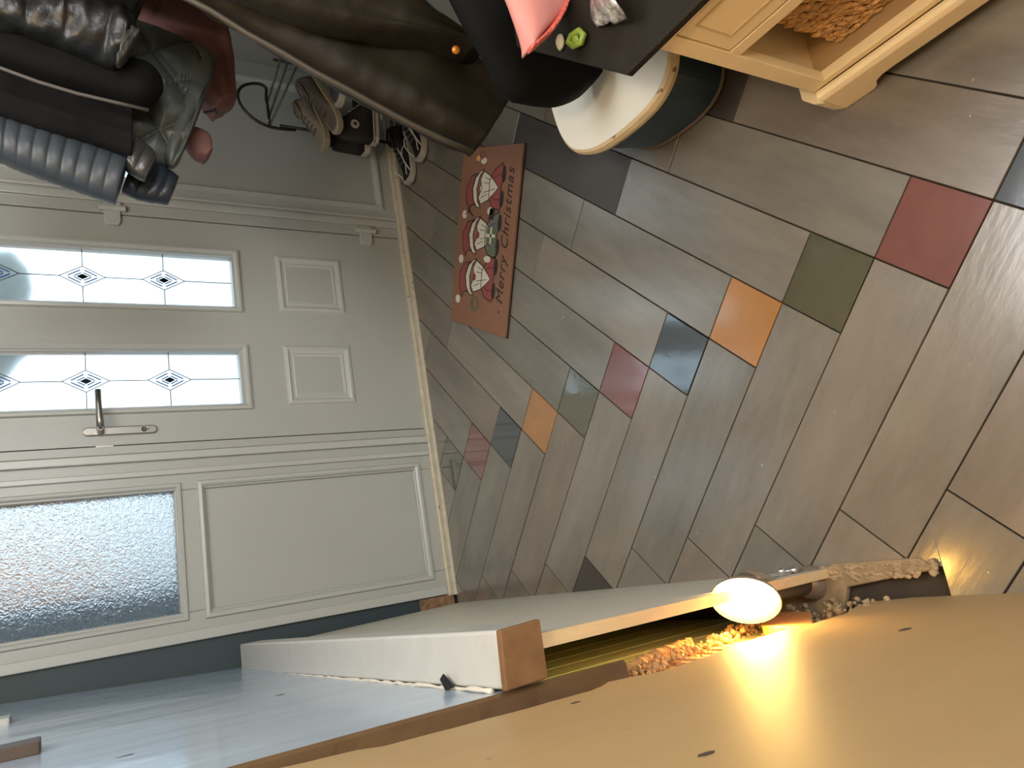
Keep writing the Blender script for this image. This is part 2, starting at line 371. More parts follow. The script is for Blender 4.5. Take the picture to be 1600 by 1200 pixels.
for (x0, z0, x1, z1) in panes:
    ogee(x0-.024, z0-.030, x1+.026, z1+.03, [(0, 0), (.004, .012), (.012, .014), (.018, .008), (.021, .004), (.024, -.012), (.026, -.02)], 'glazing_bead', door, UPVC2, YD+.002)
    cx = (x0+x1)/2; gp = YD+.024
    pane = MB().box(x0-.004, gp, z0-.004, x1+.004, gp+.01, z1+.004).build('glass_pane', GLASS_D, door, label='satin glass with leaded diamonds')
    lead = MB(); zc = [.935, 1.185, 1.432, 1.68]
    def bar(a, b, wd, mb, dy=.0):
        a = Vector(a); b = Vector(b); d = (b-a).normalized(); n = Vector((-d.y, d.x))*wd/2
        q = [a+n, b+n, b-n, a-n]
        mb.prism([(p.x, gp-.0015-dy, p.y) for p in q], (0, .0012, 0))
    HV, HW = .068, .037
    zprev = z0
    for z in zc:
        bar((cx, zprev), (cx, z-HV), .0028, lead); zprev = z+HV
        bar((x0, z), (cx-HW, z), .0028, lead); bar((cx+HW, z), (x1, z), .0028, lead)
        dm = [(cx, z-HV), (cx+HW, z), (cx, z+HV), (cx-HW, z)]
        for i in range(4): bar(dm[i], dm[(i+1) % 4], .0026, lead)
    bar((cx, zprev), (cx, z1), .0028, lead)
    lead.build('lead_line', LEAD, pane)
    for z in zc:
        bl = MB()
        for sc, wd in ((.72, .0062), (.42, .0058)):
            dm = [Vector((cx, z-HV*sc)), Vector((cx+HW*sc, z)), Vector((cx, z+HV*sc)), Vector((cx-HW*sc, z))]
            for i in range(4):
                a, b = dm[i], dm[(i+1) % 4]; bar(a.lerp(b, .12), a.lerp(b, .88), wd*.62, bl)
        bl.build('blue_diamond', BLUEG, pane)
        MB().prism([(cx, gp-.0016, z-.018), (cx+.010, gp-.0016, z), (cx, gp-.0016, z+.018), (cx-.010, gp-.0016, z)], (0, .0012, 0)).build('black_diamond', BLACKG, pane)
# handle
STEEL = mat('brushed_steel', (150, 146, 138), .32, .9)
pl = MB(); hx, hz0, hz1, hw = .609, .985, 1.200, .0135
pts = [(hx+hw*math.cos(a), YD+.002, hz0+hw+hw*math.sin(a)) for a in [PI+PI*i/10 for i in range(11)]] + [(hx+hw*math.cos(a), YD+.002, hz1-hw+hw*math.sin(a)) for a in [PI*i/10 for i in range(11)]]
pl.prism(pts, (0, -.010, 0)); hd = pl.build('door_handle', STEEL, door, bevel=.003, label='brushed steel lever handle on long backplate')
MB().lathe([(0, 0), (.011, 0), (.011, .045), (.009, .05), (0, .05)], (hx, YD-.006, 1.152), (0, -1, 0), 16).build('spindle_boss', STEEL, hd, smooth=False, bevel=.001)
MB().tube([(hx-.004, YD-.047, 1.152), (hx+.03, YD-.050, 1.153), (hx+.08, YD-.046, 1.155), (hx+.128, YD-.044, 1.155)], [.011, .0105, .0095, .009], 12).build('lever', STEEL, hd, smooth=True)
MB().lathe([(0, .001), (.0085, .001), (.0085, -.0005), (.006, -.001), (0, 0)], (hx, YD-.0075, 1.025), (0, 1, 0), 14).box(hx-.0012, YD-.0098, 1.008, hx+.0012, YD-.0085, 1.030).build('lock_cylinder', mat('dark_steel', (70, 66, 60), .4, .8), hd)
MB().box(.557, YD-.004, 1.115, .562, YD+.01, 1.165).build('latch_keep', STEEL, door)
# hinges
for hz in (1.090, .168):
    h = MB().tube([(1.4, YD-.012, hz-.042), (1.4, YD-.012, hz+.042)], .011, 14).box(1.392, YD-.016, hz-.027, 1.42, YD+.0, hz+.027).build('hinge', UPVC2, door, bevel=.002, label='white plastic hinge')
    pts = [(1.395, YD+.002, hz-.026), (1.352, YD+.002, hz-.026), (1.338, YD+.002, hz-.018), (1.338, YD+.002, hz+.018), (1.352, YD+.002, hz+.026), (1.395, YD+.002, hz+.026)]
    MB().prism(pts, (0, -.011, 0)).build('hinge_flap', UPVC2, h, bevel=.003)
# right fixed panel: window_2
w2 = bpy.data.objects.new('window_2', None); COL.objects.link(w2); w2['kind'] = 'structure'; w2.location = (1.75, YD, 0)
MB().box(1.42, YD, .02, 1.515, YD+.07, 2.13).box(1.515, YD, .02, 2.03, YD+.07, .088).box(2.03, YD, .02, XR, YD+.07, 2.13).box(1.515, YD, 2.03, 2.03, YD+.07, 2.13).box(1.515, YD, .90, 2.03, YD+.07, .985).build('window_frame', UPVC, w2, bevel=.003)
MB().box(1.425, YD-.012, .022, 1.452, YD, 2.13).box(1.462, YD-.008, .022, 1.474, YD, 2.13).build('cover_strip', UPVC2, w2, bevel=.003)
ogee(1.508, .072, 2.05, .925, pr, 'panel_bead', w2, UPVC2, YD); MB().box(1.52, YD+.012, .09, 2.04, YD+.03, .91).build('panel', UPVC, w2)
ogee(1.508, .962, 2.05, 2.05, pr, 'glazing_bead', w2, UPVC2, YD); MB().box(1.52, YD+.024, .985, 2.04, YD+.036, 2.04).build('glass_pane', GLASS_S, w2, label='stippled obscure glass')
# sill / threshold
SILL = mat('worn_sill', (196, 188, 168), .5, var=.12, scale=30, spots=((110, 96, 78), 45, .69), bump=.3)
s_ = MB().box(-.088, YD-.040, -.01, XR, YD+.06, .010).box(-.088, YD-.014, .010, XR, YD+.06, .022)
struct('trim_1', s_, SILL, bevel=.003)['label'] = 'worn white sill along the foot of the door frame'
MB().box(.47, YD+.001, .0215, 1.42, YD+.006, .0225)

# ------------------------------------------------------------------ outside, seen only through the obscure glass
struct('ground', MB().box(-6, YD+.2, -.25, 8, 12, -.10), mat('paving', (214, 216, 216), .9, var=.1))
tree = thing('garden_tree', 'dark green tree crown blurred high behind the door glass', 'tree', (1.5, 4.4, -.1))
hm = MB()
for i in range(34): hm.blob((random.uniform(1.12, 2.0), random.uniform(4.2, 4.6), random.uniform(1.50, 2.5)), random.uniform(.10, .20), (1, 1, 1), 2, .25)
hm.build('crown', mat('leaf_green', (44, 66, 50), .8, var=.4, scale=9), tree)
MB().tube([(1.55, 4.4, -.1), (1.53, 4.4, .8), (1.55, 4.4, 1.7)], [.07, .055, .04], 10).build('trunk', mat('bark', (84, 70, 56), .9), tree)
hs = thing('neighbouring_house', 'orange brick house blurred behind the sidelight glass', 'house', (-.5, 5.8, -.1))
MB().box(-2.5, 5.6, 1.02, .42, 6.6, 4.0).build('brick_wall', mat('brick_orange', (214, 142, 84), .9, var=.2, scale=6), hs)
MB().box(-2.5, 5.6, -.1, .42, 6.6, 1.02).build('rendered_base', mat('white_render', (200, 204, 206), .9), hs)
tag(MB().box(-.5, YD+.26, -.1, .105, YD+.5, 2.3).build('porch_post', mat('porch_grey', (116, 128, 140), .8)), 'blue grey porch post behind the left edge of the sidelight', 'post')

# ------------------------------------------------------------------ boxing on the left: rail, side panel
WHG = mat('old_white_gloss', (192, 192, 187), .28, var=.04, scale=20, bump=.25, bscale=70, spots=((120, 100, 80), 38, .775))
RAW = mat('raw_timber_end', (116, 84, 52), .8, var=.18, scale=26, bump=.3)
EDGE = mat('bare_edge', (208, 182, 140), .7, var=.15, scale=40, stretch=(1, 1, .2))
bx = thing('wall_boxing', 'white painted boxing along left wall with thick rail on top', 'boxing', (-.13, 1.75, 0))
def rail_pt(y, side, z): 
    t = (y-.885)/(2.60-.885); xr = -.083+t*(-.115+.083); xl = -.157+t*(-.193+.157)
    return (xr if side else xl, y, z)
rl = MB()
pts = [[rail_pt(y, 0, .79), rail_pt(y, 1, .79), rail_pt(y, 1, .722), rail_pt(y, 0, .726)] for y in (.897, 1.3, 1.8, 2.2, 2.60)]
rl.rings(pts).build('rail', WHG, bx, bevel=.005, seg=3, label='thick white gloss rail')
# raw sawn end
MB().add([rail_pt(.885, 0, .794), rail_pt(.885, 1, .790), (-.080, .885, .728), (-.154, .885, .730), rail_pt(.898, 0, .794), rail_pt(.898, 1, .790), (-.080, .898, .728), (-.154, .898, .730)],
         [(0, 1, 2, 3), (4, 7, 6, 5), (0, 4, 5, 1), (1, 5, 6, 2), (2, 6, 7, 3), (3, 7, 4, 0)]).build('rail_end', RAW, bx, bevel=.002, label='raw brown sawn end of the rail')
tm = mat('old_white_panel', (202, 198, 184), .4, var=.03, scale=10)
pn = MB().add([(-.100, .90, .73), (-.138, 2.62, .73), (-.118, 2.62, 0), (-.113, .99, 0), (-.118, .90, .73), (-.152, 2.62, .73), (-.132, 2.62, 0), (-.129, .99, 0)],
              [(0, 1, 2, 3), (4, 7, 6, 5), (0, 4, 5, 1), (1, 5, 6, 2), (2, 6, 7, 3), (3, 7, 4, 0)])
pn.build('side_panel', tm, bx, bevel=.001)
MB().add([(-.0995, .8985, .729), (-.119, .8985, .729), (-.1295, .9885, .0), (-.1125, .9885, 0), (-.0995, .901, .729), (-.119, .901, .729), (-.1295, .991, .0), (-.1125, .991, 0)],
         [(0, 1, 2, 3), (4, 7, 6, 5), (0, 4, 5, 1), (1, 5, 6, 2), (2, 6, 7, 3), (3, 7, 4, 0)]).build('panel_edge', EDGE, bx, label='bare wood front edge')
# cracked filler bead between rail and wall
cb = MB(); P_ = []
for i in range(90):
    y = .93+i*(2.58-.93)/89; x = rail_pt(y, 0, 0)[0]-.001
    P_.append((x+random.uniform(-.0015, .0015), y, .793+random.uniform(-.0015, .0015)))
cb.tube(P_, [random.uniform(.002, .0048) for _ in P_], 6).build('filler_bead', mat('filler', (206, 200, 186), .7), bx, smooth=True)
MB().prism([(-.165, 1.06, .7985), (-.150, 1.075, .7985), (-.142, 1.062, .7985), (-.158, 1.03, .7985)], (0, 0, -.002)).build('rail_hole', mat('hole_black', (14, 11, 9), .9), bx, label='dark chip in the filler')

# rubble along the broken edge
rb = MB()
for i in range(420):
    t = random.random(); z = .585-.47*t; y = .93+.16*t + random.uniform(-.03, .02)
    rb.blob((-.196+random.uniform(-.006, .012), y, z), random.uniform(.0018, .006), (1, 1, 1), 1, .8)
for i in range(34):
    z = .575-.0078*i; y = .975+.003*i
    rb.blob((-.193, y, z), random.uniform(.011, .015), (.9, 1.1, .30), 1, .5, Matrix.Rotation(.45, 3, 'X'))
rb.build('rubble', mat('plaster_rubble', (178, 142, 98), .95, var=.25, scale=60, bump=.5), wall_left, kind='stuff', label='broken plaster crumbs along the torn edge')
# torn render layers between the skim and the boards, stepping back
tr = MB(); zz2 = [.50-.0125*i for i in range(38)]
for layer, (xx, yb, wv_) in enumerate(((-.197, .965, .022), (-.2005, 1.0, .020))):
    ring_ = []
    for z in zz2:
        y = yb+.17*(.60-z)+wv_*noise.noise(Vector((layer*3, z*22, 1)))+random.uniform(-.003, .003)
        ring_.append([(xx, .90, z), (xx-.004, y-.012, z), (xx-.010, y, z), (xx-.03, y, z), (xx-.03, .90, z)])
    tr.rings(ring_)
tr.build('torn_render', mat('torn_render', (196, 152, 100), .95, var=.3, scale=35, bump=.9, bscale=70, bdist=.01), wall_left, label='stepped torn render beside the green boards')
r2 = MB()
for i in range(110):
    y = random.uniform(.77, 1.02); r2.blob((-.125+random.uniform(-.012, .014)-.02*max(0, .9-y), y, .006), random.uniform(.002, .0055), (1, 1.6, .6), 1, .6)
for i in range(70):
    y = random.uniform(.86, 1.05); r2.blob((-.19+random.uniform(-.01, .02), y, random.uniform(0, .10)), random.uniform(.002, .008), (1, 1, 1), 1, .6)
r2.build('rubble', mat('grey_rubble', (150, 130, 100), .95, var=.3, scale=50, bump=.5), wall_left, kind='stuff', label='mortar crumbs at the foot of the wall')
st = MB().prism([(-.130, .775, -.010), (-.108, .80, -.010), (-.104, .97, -.010), (-.112, 1.0, -.010), (-.20, 1.2, -.010), (-.20, .98, -.010), (-.150, .955, -.010), (-.139, .86, -.010)], (0, 0, .016))
st.build('screed_strip', mat('old_screed', (140, 122, 94), .95, var=.25, scale=28, bump=.7), floor, bevel=.004, label='strip of old mortar left beside the tiles')
tag(MB().add([aX(1190, 957, -.180), aX(1266, 955, -.180), aX(1272, 978, -.180), aX(1240, 981, -.180), aX(1190, 977, -.180)]+[aX(1190, 957, -.180)+Vector((-.018, 0, 0)), aX(1266, 955, -.180)+Vector((-.018, 0, 0)), aX(1272, 978, -.180)+Vector((-.018, 0, 0)), aX(1240, 981, -.180)+Vector((-.018, 0, 0)), aX(1190, 977, -.180)+Vector((-.018, 0, 0))],
    [(0,1,2,3,4), (9,8,7,6,5), (0,5,6,1), (1,6,7,2), (2,7,8,3), (3,8,9,4), (4,9,5,0)]).build('wooden_batten', mat('orange_wood', (196, 140, 84), .7, var=.2, scale=20, bump=.3), bevel=.002), 'short snapped wooden batten in wall groove beside the lit lamp', 'batten')
tag(MB().box(shx(1.5, 1.5)-.004, 1.40, 1.300, shx(1.5, 1.5)+.014, 1.475, 1.9).build('wooden_upright', mat('dark_walnut', (70, 52, 40), .5, var=.2, scale=12), bevel=.002), 'dark wooden upright fixed on the pale blue grey wall', 'wood strip')
sw = tag(MB().box(-.165, 1.99, 1.365, shx(2.05, 1.42)+.012, 2.075, 1.45).build('light_switch', UPVC2, bevel=.004), 'white switch plate on blue grey wall near the door corner', 'switch')

# ------------------------------------------------------------------ lit spot lamp by the boxing
lp = thing('spot_lamp', 'lit spot lamp glowing yellow at foot of left wall', 'lamp', (-.13, 1.0, 0))
LC = aY(1165, 940, .96); LN = Vector((-.68, -.36, .62)).normalized()
BRN = mat('lamp_shell', (150, 138, 120), .3, .5)
k_ = MB().lathe([(.058, 0), (.0595, -.002), (.056, -.008), (.042, -.018), (.028, -.030), (.019, -.048), (0, -.050)], LC, LN, 32).build('shade', BRN, lp, smooth=True)
MB().lathe([(.058, -.001), (.055, -.003), (.044, -.016), (.030, -.024), (0, -.026)], LC, LN, 32).build('reflector', mat('reflector', (235, 215, 160), .2, .6), k_, smooth=True)
MB().lathe([(0, .002), (.025, .001), (.046, -.003), (.053, -.007), (.04, -.012), (0, -.014)], LC-LN*.002, LN, 32).build('bulb', mat('bulb_glow', (255, 200, 90), .5, emit=((1, .66, .20, 1), 90)), k_, smooth=True)
neck = LC-LN*.046
base = Vector((-.142, 1.03, .0))
MB().tube([neck, neck+Vector((-.002, .006, -.03)), Vector((base.x+.012, base.y-.002, .12)), Vector((base.x+.008, base.y, .03))], [.016, .018, .021, .022], 16).build('stem', BRN, lp, smooth=True)
MB().lathe([(0, 0), (.032, 0), (.034, .006), (.030, .022), (.022, .032), (0, .033)], base+Vector((.006, 0, .001)), (0, 0, 1), 24).build('base', BRN, lp, smooth=True)
CHR = mat('chrome', (220, 215, 210), .3, 1)
for dy in (-.03, .0):
    MB().blob((-.106, 1.06+dy, .05), .0075, (1, 1, 1), 2).build('knob', CHR, lp, smooth=True)
MB().tube([(-.106, 1.03, .05), (-.106, 1.06, .05), (-.125, 1.045, .045), (-.135, 1.04, .03)], .003, 8).build('knob_rod', CHR, lp, smooth=True)
light('spot_lamp_glow', 'POINT', tuple(LC+LN*.030), 1.4, (1, .55, .10), .02)

# ------------------------------------------------------------------ doormat
m2, m3, m4 = Vector((1.245, 1.696)), Vector((.705, 1.990)), Vector((.886, 2.345))
mu = (m2-m3); ML = mu.length; mu.normalize(); mv = Vector((-mu.y, mu.x)); MW = .405
def mp(u, v, z=.0): p = m3 + mu*(u*ML) + mv*(v*MW); return (p.x, p.y, z)
matt = tag(MB().prism([mp(0, 0, .001), mp(1, 0, .001), mp(1, 1, .001), mp(0, 1, .001)], (0, 0, .009)).build('doormat', mat('coir', (140, 100, 78), .95, var=.12, scale=140, bump=.9, bscale=420, bdist=.003), bevel=.001),
     'coir Christmas doormat with three gnomes and black lettering on plank floor', 'doormat')
MB().prism([mp(-.003, -.012, .0005), mp(1.003, -.012, .0005), mp(1.003, 1.006, .0005), mp(-.003, 1.006, .0005)], (0, 0, .003)).build('rubber_backing', mat('black_rubber', (16, 15, 15), .8), matt)
INK = {'red': mat('ink_red', (142, 72, 68), .9, var=.15, scale=90), 'cream': mat('ink_cream', (206, 200, 184), .9, var=.1, scale=90), 'dark': mat('ink_dark', (48, 42, 42), .9),
       'green': mat('ink_green', (92, 108, 80), .9, var=.2, scale=80), 'grey': mat('ink_grey', (108, 108, 100), .9), 'gold': mat('ink_gold', (206, 160, 96), .9)}
ZP = .0103
def ink(polys, c, name, lift=0):
    mb = MB()
    for P in polys:
        if len(P) > 2: mb.prism([mp(u, v, ZP+lift) for u, v in P], (0, 0, .0003))
    return mb.build(name, INK[c], matt)
def line(P, wd=.004, closed=False):
    out = []; n = len(P)
    for i in range(n if closed else n-1):
        a = Vector(P[i]); b = Vector(P[(i+1) % n]); a2 = Vector((a.x*ML, a.y*MW)); b2 = Vector((b.x*ML, b.y*MW)); d = b2-a2
        if d.length < 1e-6: continue
        d.normalize(); nn = Vector((-d.y, d.x))*wd/2
        out.append([((p.x)/ML, (p.y)/MW) for p in (a2+nn, b2+nn, b2-nn, a2-nn)])
    return out
def ell(cx, cy, rx, ry, n=14): return [(cx+rx*math.cos(2*PI*i/n), cy+ry*math.sin(2*PI*i/n)) for i in range(n)]
def gnome(c, kind):
    def T(P): return [(c+u, v) for u, v in P]
    body = T([(-.115, .27), (-.10, .40), (-.05, .47), (.05, .47), (.10, .40), (.135, .27), (.06, .255), (0, .28), (-.06, .255)])
    bc = {'r': 'red', 'm': 'grey', 'l': 'red'}[kind]
    ink([body], bc, 'gnome_body')
    beard = T([(-.085, .60), (-.06, .47), (-.015, .36), (.005, .32), (.03, .37), (.07, .47), (.095, .58), (.05, .63), (0, .60), (-.05, .65)])
    ink([beard], 'cream', 'gnome_beard', .0004)
    band = T([(-.105, .60), (-.07, .66), (0, .69), (.07, .65), (.105, .58), (.095, .64), (.06, .72), (0, .76), (-.065, .73), (-.10, .67)])
    ink([band], 'cream', 'hat_band', .0008)
    hat = T([(-.095, .68), (-.06, .74), (0, .77), (.065, .73), (.085, .68), (.07, .80), (.01, .875), (-.06, .87), (-.11, .82), (-.125, .80), (-.10, .78), (-.085, .74)])
    ink([hat], 'red', 'gnome_hat', .0006)
    ink([T(ell(-.145, .875, .024, .045))], 'cream', 'pompom', .0006)
    ink([T(ell(-.055, .255, .045, .033)), T(ell(.075, .250, .045, .033))], 'dark', 'boot', .0004)
    ink([T(ell(.0, .60, .020, .028))], 'red' if kind != 'r' else 'cream', 'nose', .0010)
    L = line(body, .0035, True)+line(beard, .003, True)+line(band, .003, True)+line(hat, .0035, True)
    L += line(T([(-.02, .56), (-.01, .46), (.0, .38)]), .002)+line(T([(.03, .57), (.03, .47)]), .002)+line(T([(-.05, .60), (-.03, .50)]), .002)+line(T([(.06, .55), (.045, .46)]), .002)
    L += line(T([(-.04, .44), (-.06, .36), (-.055, .29)]), .002)+line(T([(.05, .42), (.07, .34), (.07, .29)]), .002)
    ink(L, 'dark', 'outline', .0012)
    if kind == 'm':
        ink([T([(-.04, .30), (.05, .30), (.05, .45), (-.04, .45)])], 'green', 'gift', .0014)
        ink([T([(-.04, .36), (.05, .36), (.05, .385), (-.04, .385)]), T([(-.005, .30), (.012, .30), (.012, .45), (-.005, .45)])], 'cream', 'ribbon', .0018)
        ink([T([(-.10, .27), (-.055, .27), (-.055, .40), (-.09, .40)])], 'green', 'gift', .0014)
        ink([T([(.09, .36), (.15, .34), (.15, .42), (.09, .44)])], 'dark', 'mitten', .0014)
        ink(line(T([(.10, .70), (.13, .80), (.11, .86)]), .004)+line(T([(.115, .76), (.16, .80)]), .003), 'dark', 'antler', .0014)
    if kind == 'r':
        ink([T(ell(.15, .60, .018, .05))], 'cream', 'mitten', .0014); ink([T(ell(.165, .70, .016, .035))], 'gold', 'bell', .0016)
        ink(line(T(ell(.18, .63, .02, .04)), .004, True), 'red', 'bow', .0016); ink([T(ell(-.12, .42, .022, .05))], 'cream', 'mitten', .0014)
    if kind == 'l':
        ink(line(T(ell(-.15, .56, .035, .06)), .010, True), 'green', 'wreath', .0014)
        ink([T(ell(.11, .40, .018, .06))], 'cream', 'mitten', .0014)
gnome(.285, 'l'); gnome(.52, 'm'); gnome(.775, 'r')
def textmesh(s, size, name, m, parent, origin, xdir, ydir, shear=0, ext=.0004, width=None):
    cu = bpy.data.curves.new(name, 'FONT'); cu.body = s; cu.size = size; cu.shear = shear; cu.extrude = ext; cu.space_character = 1.1
    to = bpy.data.objects.new(name, cu); COL.objects.link(to); dg = bpy.context.evaluated_depsgraph_get(); dg.update()
    me = bpy.data.meshes.new_from_object(to.evaluated_get(dg)); bpy.data.objects.remove(to)
    xs = [v.co.x for v in me.vertices]; sc = (width/(max(xs)-min(xs))) if width else 1
    X = Vector(xdir); Y = Vector(ydir); Zv = X.cross(Y); O = Vector(origin)
    for v in me.vertices: v.co = O + X*(v.co.x*sc) + Y*v.co.y + Zv*(v.co.z+ext)
    me.materials.clear(); me.materials.append(m)
    o = bpy.data.objects.new(name, me); COL.objects.link(o); o.parent = parent; o.matrix_parent_inverse = Matrix.Translation(-Vector(parent.location)); return o
X3 = Vector((mu.x, mu.y, 0)); Y3 = Vector((mv.x, mv.y, 0))
tx = textmesh('Merry Christmas', .064, 'lettering', INK['dark'], matt, mp(.165, .095, ZP), X3, Y3, .35, width=.715*ML)
ink([ell(.125, .135, .008, .010)], 'dark', 'lettering_dot')

# ------------------------------------------------------------------ storage bin / stool
bn = thing('storage_bin', 'white topped rounded storage bin with dark teal sides', 'storage bin', (1.05, 1.08, 0))
top = [(1.30, 1.26), (1.19, 1.30), (1.087, 1.305), (1.01, 1.297), (.96, 1.282), (.918, 1.256), (.890, 1.215), (.868, 1.160), (.858, 1.08), (.857, 1.0), (.868, .952), (.892, .915), (.93, .893), (1.0, .880), (1.15, .882), (1.30, .90)]
def inset(P, d):
    c = Vector((1.12, 1.09)); return [((x-c.x)*(1-d)+c.x, (y-c.y)*(1-d*1.1)+c.y) for x, y in P]
def smoothp(P, it=2):
    for _ in range(it):
        Q = []
        for i in range(len(P)):
            a, b = P[i], P[(i+1) % len(P)]; Q += [(a[0]*.75+b[0]*.25, a[1]*.75+b[1]*.25), (a[0]*.25+b[0]*.75, a[1]*.25+b[1]*.75)]
        P = Q
    return P
tp_ = smoothp(top)
def ring(P, z): return [(x, y, z) for x, y in P]
MB().rings([ring(inset(tp_, .16), .004), ring(inset(tp_, .15), .012), ring(inset(tp_, .055), .172)]).build('body', mat('teal_side', (36, 54, 60), .45, var=.1, scale=6), bn, smooth=False)
MB().rings([ring(inset(tp_, .03), .170), ring(inset(tp_, .004), .176), ring(inset(tp_, -.002), .186), ring(inset(tp_, .012), .197), ring(inset(tp_, .03), .2005)], cap=True).build('rim', mat('cream_rim', (206, 182, 140), .5, var=.1, scale=30, spots=((120, 96, 66), 34, .64)), bn, label='chipped cream rim')
MB().rings([ring(inset(tp_, .032), .1995), ring(inset(tp_, .034), .2025)], cap=True).build('lid', mat('white_lid', (236, 234, 222), .3, spots=((70, 58, 44), 40, .76), var=.02), bn)
MB().rings([ring(inset(tp_, .155), .003), ring(inset(tp_, .135), .010), ring(inset(tp_, .15), .016)], cap=False).build('foot_band', mat('brown_band', (96, 80, 62), .7), bn)

# ------------------------------------------------------------------ cabinet with wicker basket
cb_ = thing('storage_cabinet', 'cream painted low cabinet with panelled door and open shelf', 'cabinet', (.95, .3, 0))
CREAM = mat('cream_paint', (236, 212, 164), .45, var=.05, scale=6, spots=((110, 84, 52), 34, .78))
CX = .730; CY1 = .704; CY0 = -.30
MB().box(CX+.0202, CY1-.019, .077, 1.18, CY1-.001, .465).build('side', CREAM, cb_, bevel=.002)
MB().box(CX+.0202, CY0+.001, .077, 1.18, CY0+.018, .465).build('side', CREAM, cb_, bevel=.002)
MB().box(1.162, CY0+.018, .077, 1.18, CY1-.019, .465).build('back', CREAM, cb_)
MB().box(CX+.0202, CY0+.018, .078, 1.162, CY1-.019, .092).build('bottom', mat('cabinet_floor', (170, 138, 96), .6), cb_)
MB().box(CX, CY1-.032, .080, CX+.02, CY1, .466).build('stile', CREAM, cb_, bevel=.0015)
MB().box(CX, CY0, .080, CX+.02, CY0+.032, .466).build('stile', CREAM, cb_, bevel=.0015)
for z0, z1 in ((.308, .331), (.450, .466), (.080, .094)): MB().box(CX+.0002, CY0+.032, z0, CX+.0198, CY1-.032, z1).build('rail', CREAM, cb_, bevel=.0012)
MB().box(CX+.0202, CY0+.018, .308, 1.162, CY1-.019, .326).build('shelf', CREAM, cb_)
dr = MB().box(CX+.001, .233, .334, CX+.019, .669, .448).build('drawer', CREAM, cb_, bevel=.0015, label='panelled cream drawer front')
mb = MB(); y0, y1, z0, z1, w_ = .262, .643, .361, .436, .003
mb.box(CX-.001, y0, z0, CX+.002, y1, z0+w_).box(CX-.001, y1-w_, z0+w_, CX+.002, y1, z1-w_).box(CX-.001, y0, z1-w_, CX+.002, y1, z1).box(CX-.001, y0, z0+w_, CX+.002, y0+w_, z1-w_)
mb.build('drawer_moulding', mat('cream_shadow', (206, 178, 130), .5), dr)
# bracket plinth with shaped foot
PX = .710
pp = [(PX, .700, .074), (PX, .700, .0), (PX, .640, 0), (PX, .630, .006), (PX, .622, .020), (PX, .606, .028), (PX, .585, .030), (PX, -.18, .030), (PX, -.21, .0), (PX, -.30, 0), (PX, -.30, .074)]
MB().prism(pp, (.020, 0, 0)).build('plinth', CREAM, cb_, bevel=.003)
MB().prism([(PX, .7005, 0), (PX+.012, .722, 0), (PX+.034, .742, 0), (PX+.06, .742, 0), (PX+.06, .7005, 0)], (0, 0, .062)).build('plinth_corner', CREAM, cb_, bevel=.003)
MB().prism([(CX+.041, .706, 0), (1.18, .706, 0), (1.18, .742, 0), (CX+.041, .742, 0)], (0, 0, .062)).build('plinth', CREAM, cb_, bevel=.002)
MB().rings([[(PX+.001, y, .0745), (PX+.004, y, .080), (PX+.012, y, .082), (CX-.001, y, .079), (CX-.001, y, .0745)] for y in (-.30, .700)]).build('plinth_moulding', CREAM, cb_)
# slab on top
sl = MB().prism([(.717, .759, .467), (.717, -.32, .467), (1.2, -.32, .467), (1.2, 1.015, .467), (.973, 1.028, .467)], (0, 0, .013)).build('worktop', mat('grey_slab', (30, 26, 19), .7, spec=.25, var=.22, scale=18, bump=.3), cb_, bevel=.002, label='dark grey slab top')
# basket
bk = thing('wicker_basket', 'woven wicker basket in the open shelf of cream cabinet', 'basket', (.95, .4, .094))
MB().box(.783, .0, .0945, 1.06, .615, .275).build('liner', mat('wicker_dark', (74, 50, 28), .9), bk)
wv = MB()
for r in range(17):
    z = .101+r*.0108
    for c in range(52):
        y = .620-c*.0120 + (.006 if r % 2 else 0)
        if y < .0: continue
        M = Matrix.Rotation((.75 if r % 2 else .35)+random.uniform(-.2, .2), 3, 'X')
        wv.blob((.778+random.uniform(-.003, .003), y, z+random.uniform(-.002, .002)), .0088, (.62, 1.30, .46), 1, .3, M)
for r in range(17):
    z = .101+r*.0108
    for c in range(14):
        wv.blob((.785+c*.0155, .620+random.uniform(-.002, .002), z), .0095, (1.2, .6, .5), 1, .25)
wv.build('weave', mat('wicker', (192, 146, 88), .75, var=.35, scale=70), bk, kind='stuff', label='braided straw weave')
rm = MB()
for c in range(40): rm.blob((.776, .625-c*.0155, .284), .011, (.8, 1.2, .75), 1, .3, Matrix.Rotation(-.5, 3, 'X'))
rm.build('rim', mat('wicker_rim', (206, 160, 104), .75, var=.3, scale=60), bk, kind='stuff')

# items on slab
gt = thing('green_hair_clip', 'small bright green plastic clip on the dark slab', 'clip', (.86, .85, .480))
GR = mat('lime_green', (128, 152, 58), .35)
gz = .480
q = [aZ(905, 48, gz+.01), aZ(893, 56, gz+.012), aZ(888, 66, gz+.01), aZ(896, 72, gz+.01), aZ(908, 66, gz+.012), aZ(912, 55, gz+.01)]
MB().tube([(p.x, p.y, p.z) for p in q], .006, 8, closed=True).build('ring', GR, gt, smooth=True)
a_ = aZ(900, 62, gz+.008); MB().blob(a_, .014, (1, .7, .5), 2, .1).build('bow', GR, gt, smooth=True)
a_ = aZ(875, 66, gz+.006)
tag(MB().blob(a_, .016, (1.0, .7, .32), 2, .15).build('beige_pebble', mat('beige_stone', (176, 158, 122), .7), smooth=True), 'small beige lump beside the green clip on the slab', 'trinket')
PLAS = mat('clear_wrap', (200, 196, 190), .12, spec=.8, coat=.6, var=.2, scale=30, rgb2=(104, 92, 82), bump=.8, bscale=30, bdist=.02)
pb = MB(); c0 = aZ(930, 10, gz+.03); c1 = aZ(950, -10, gz+.035); c2 = aZ(928, 35, gz+.012)
R = []
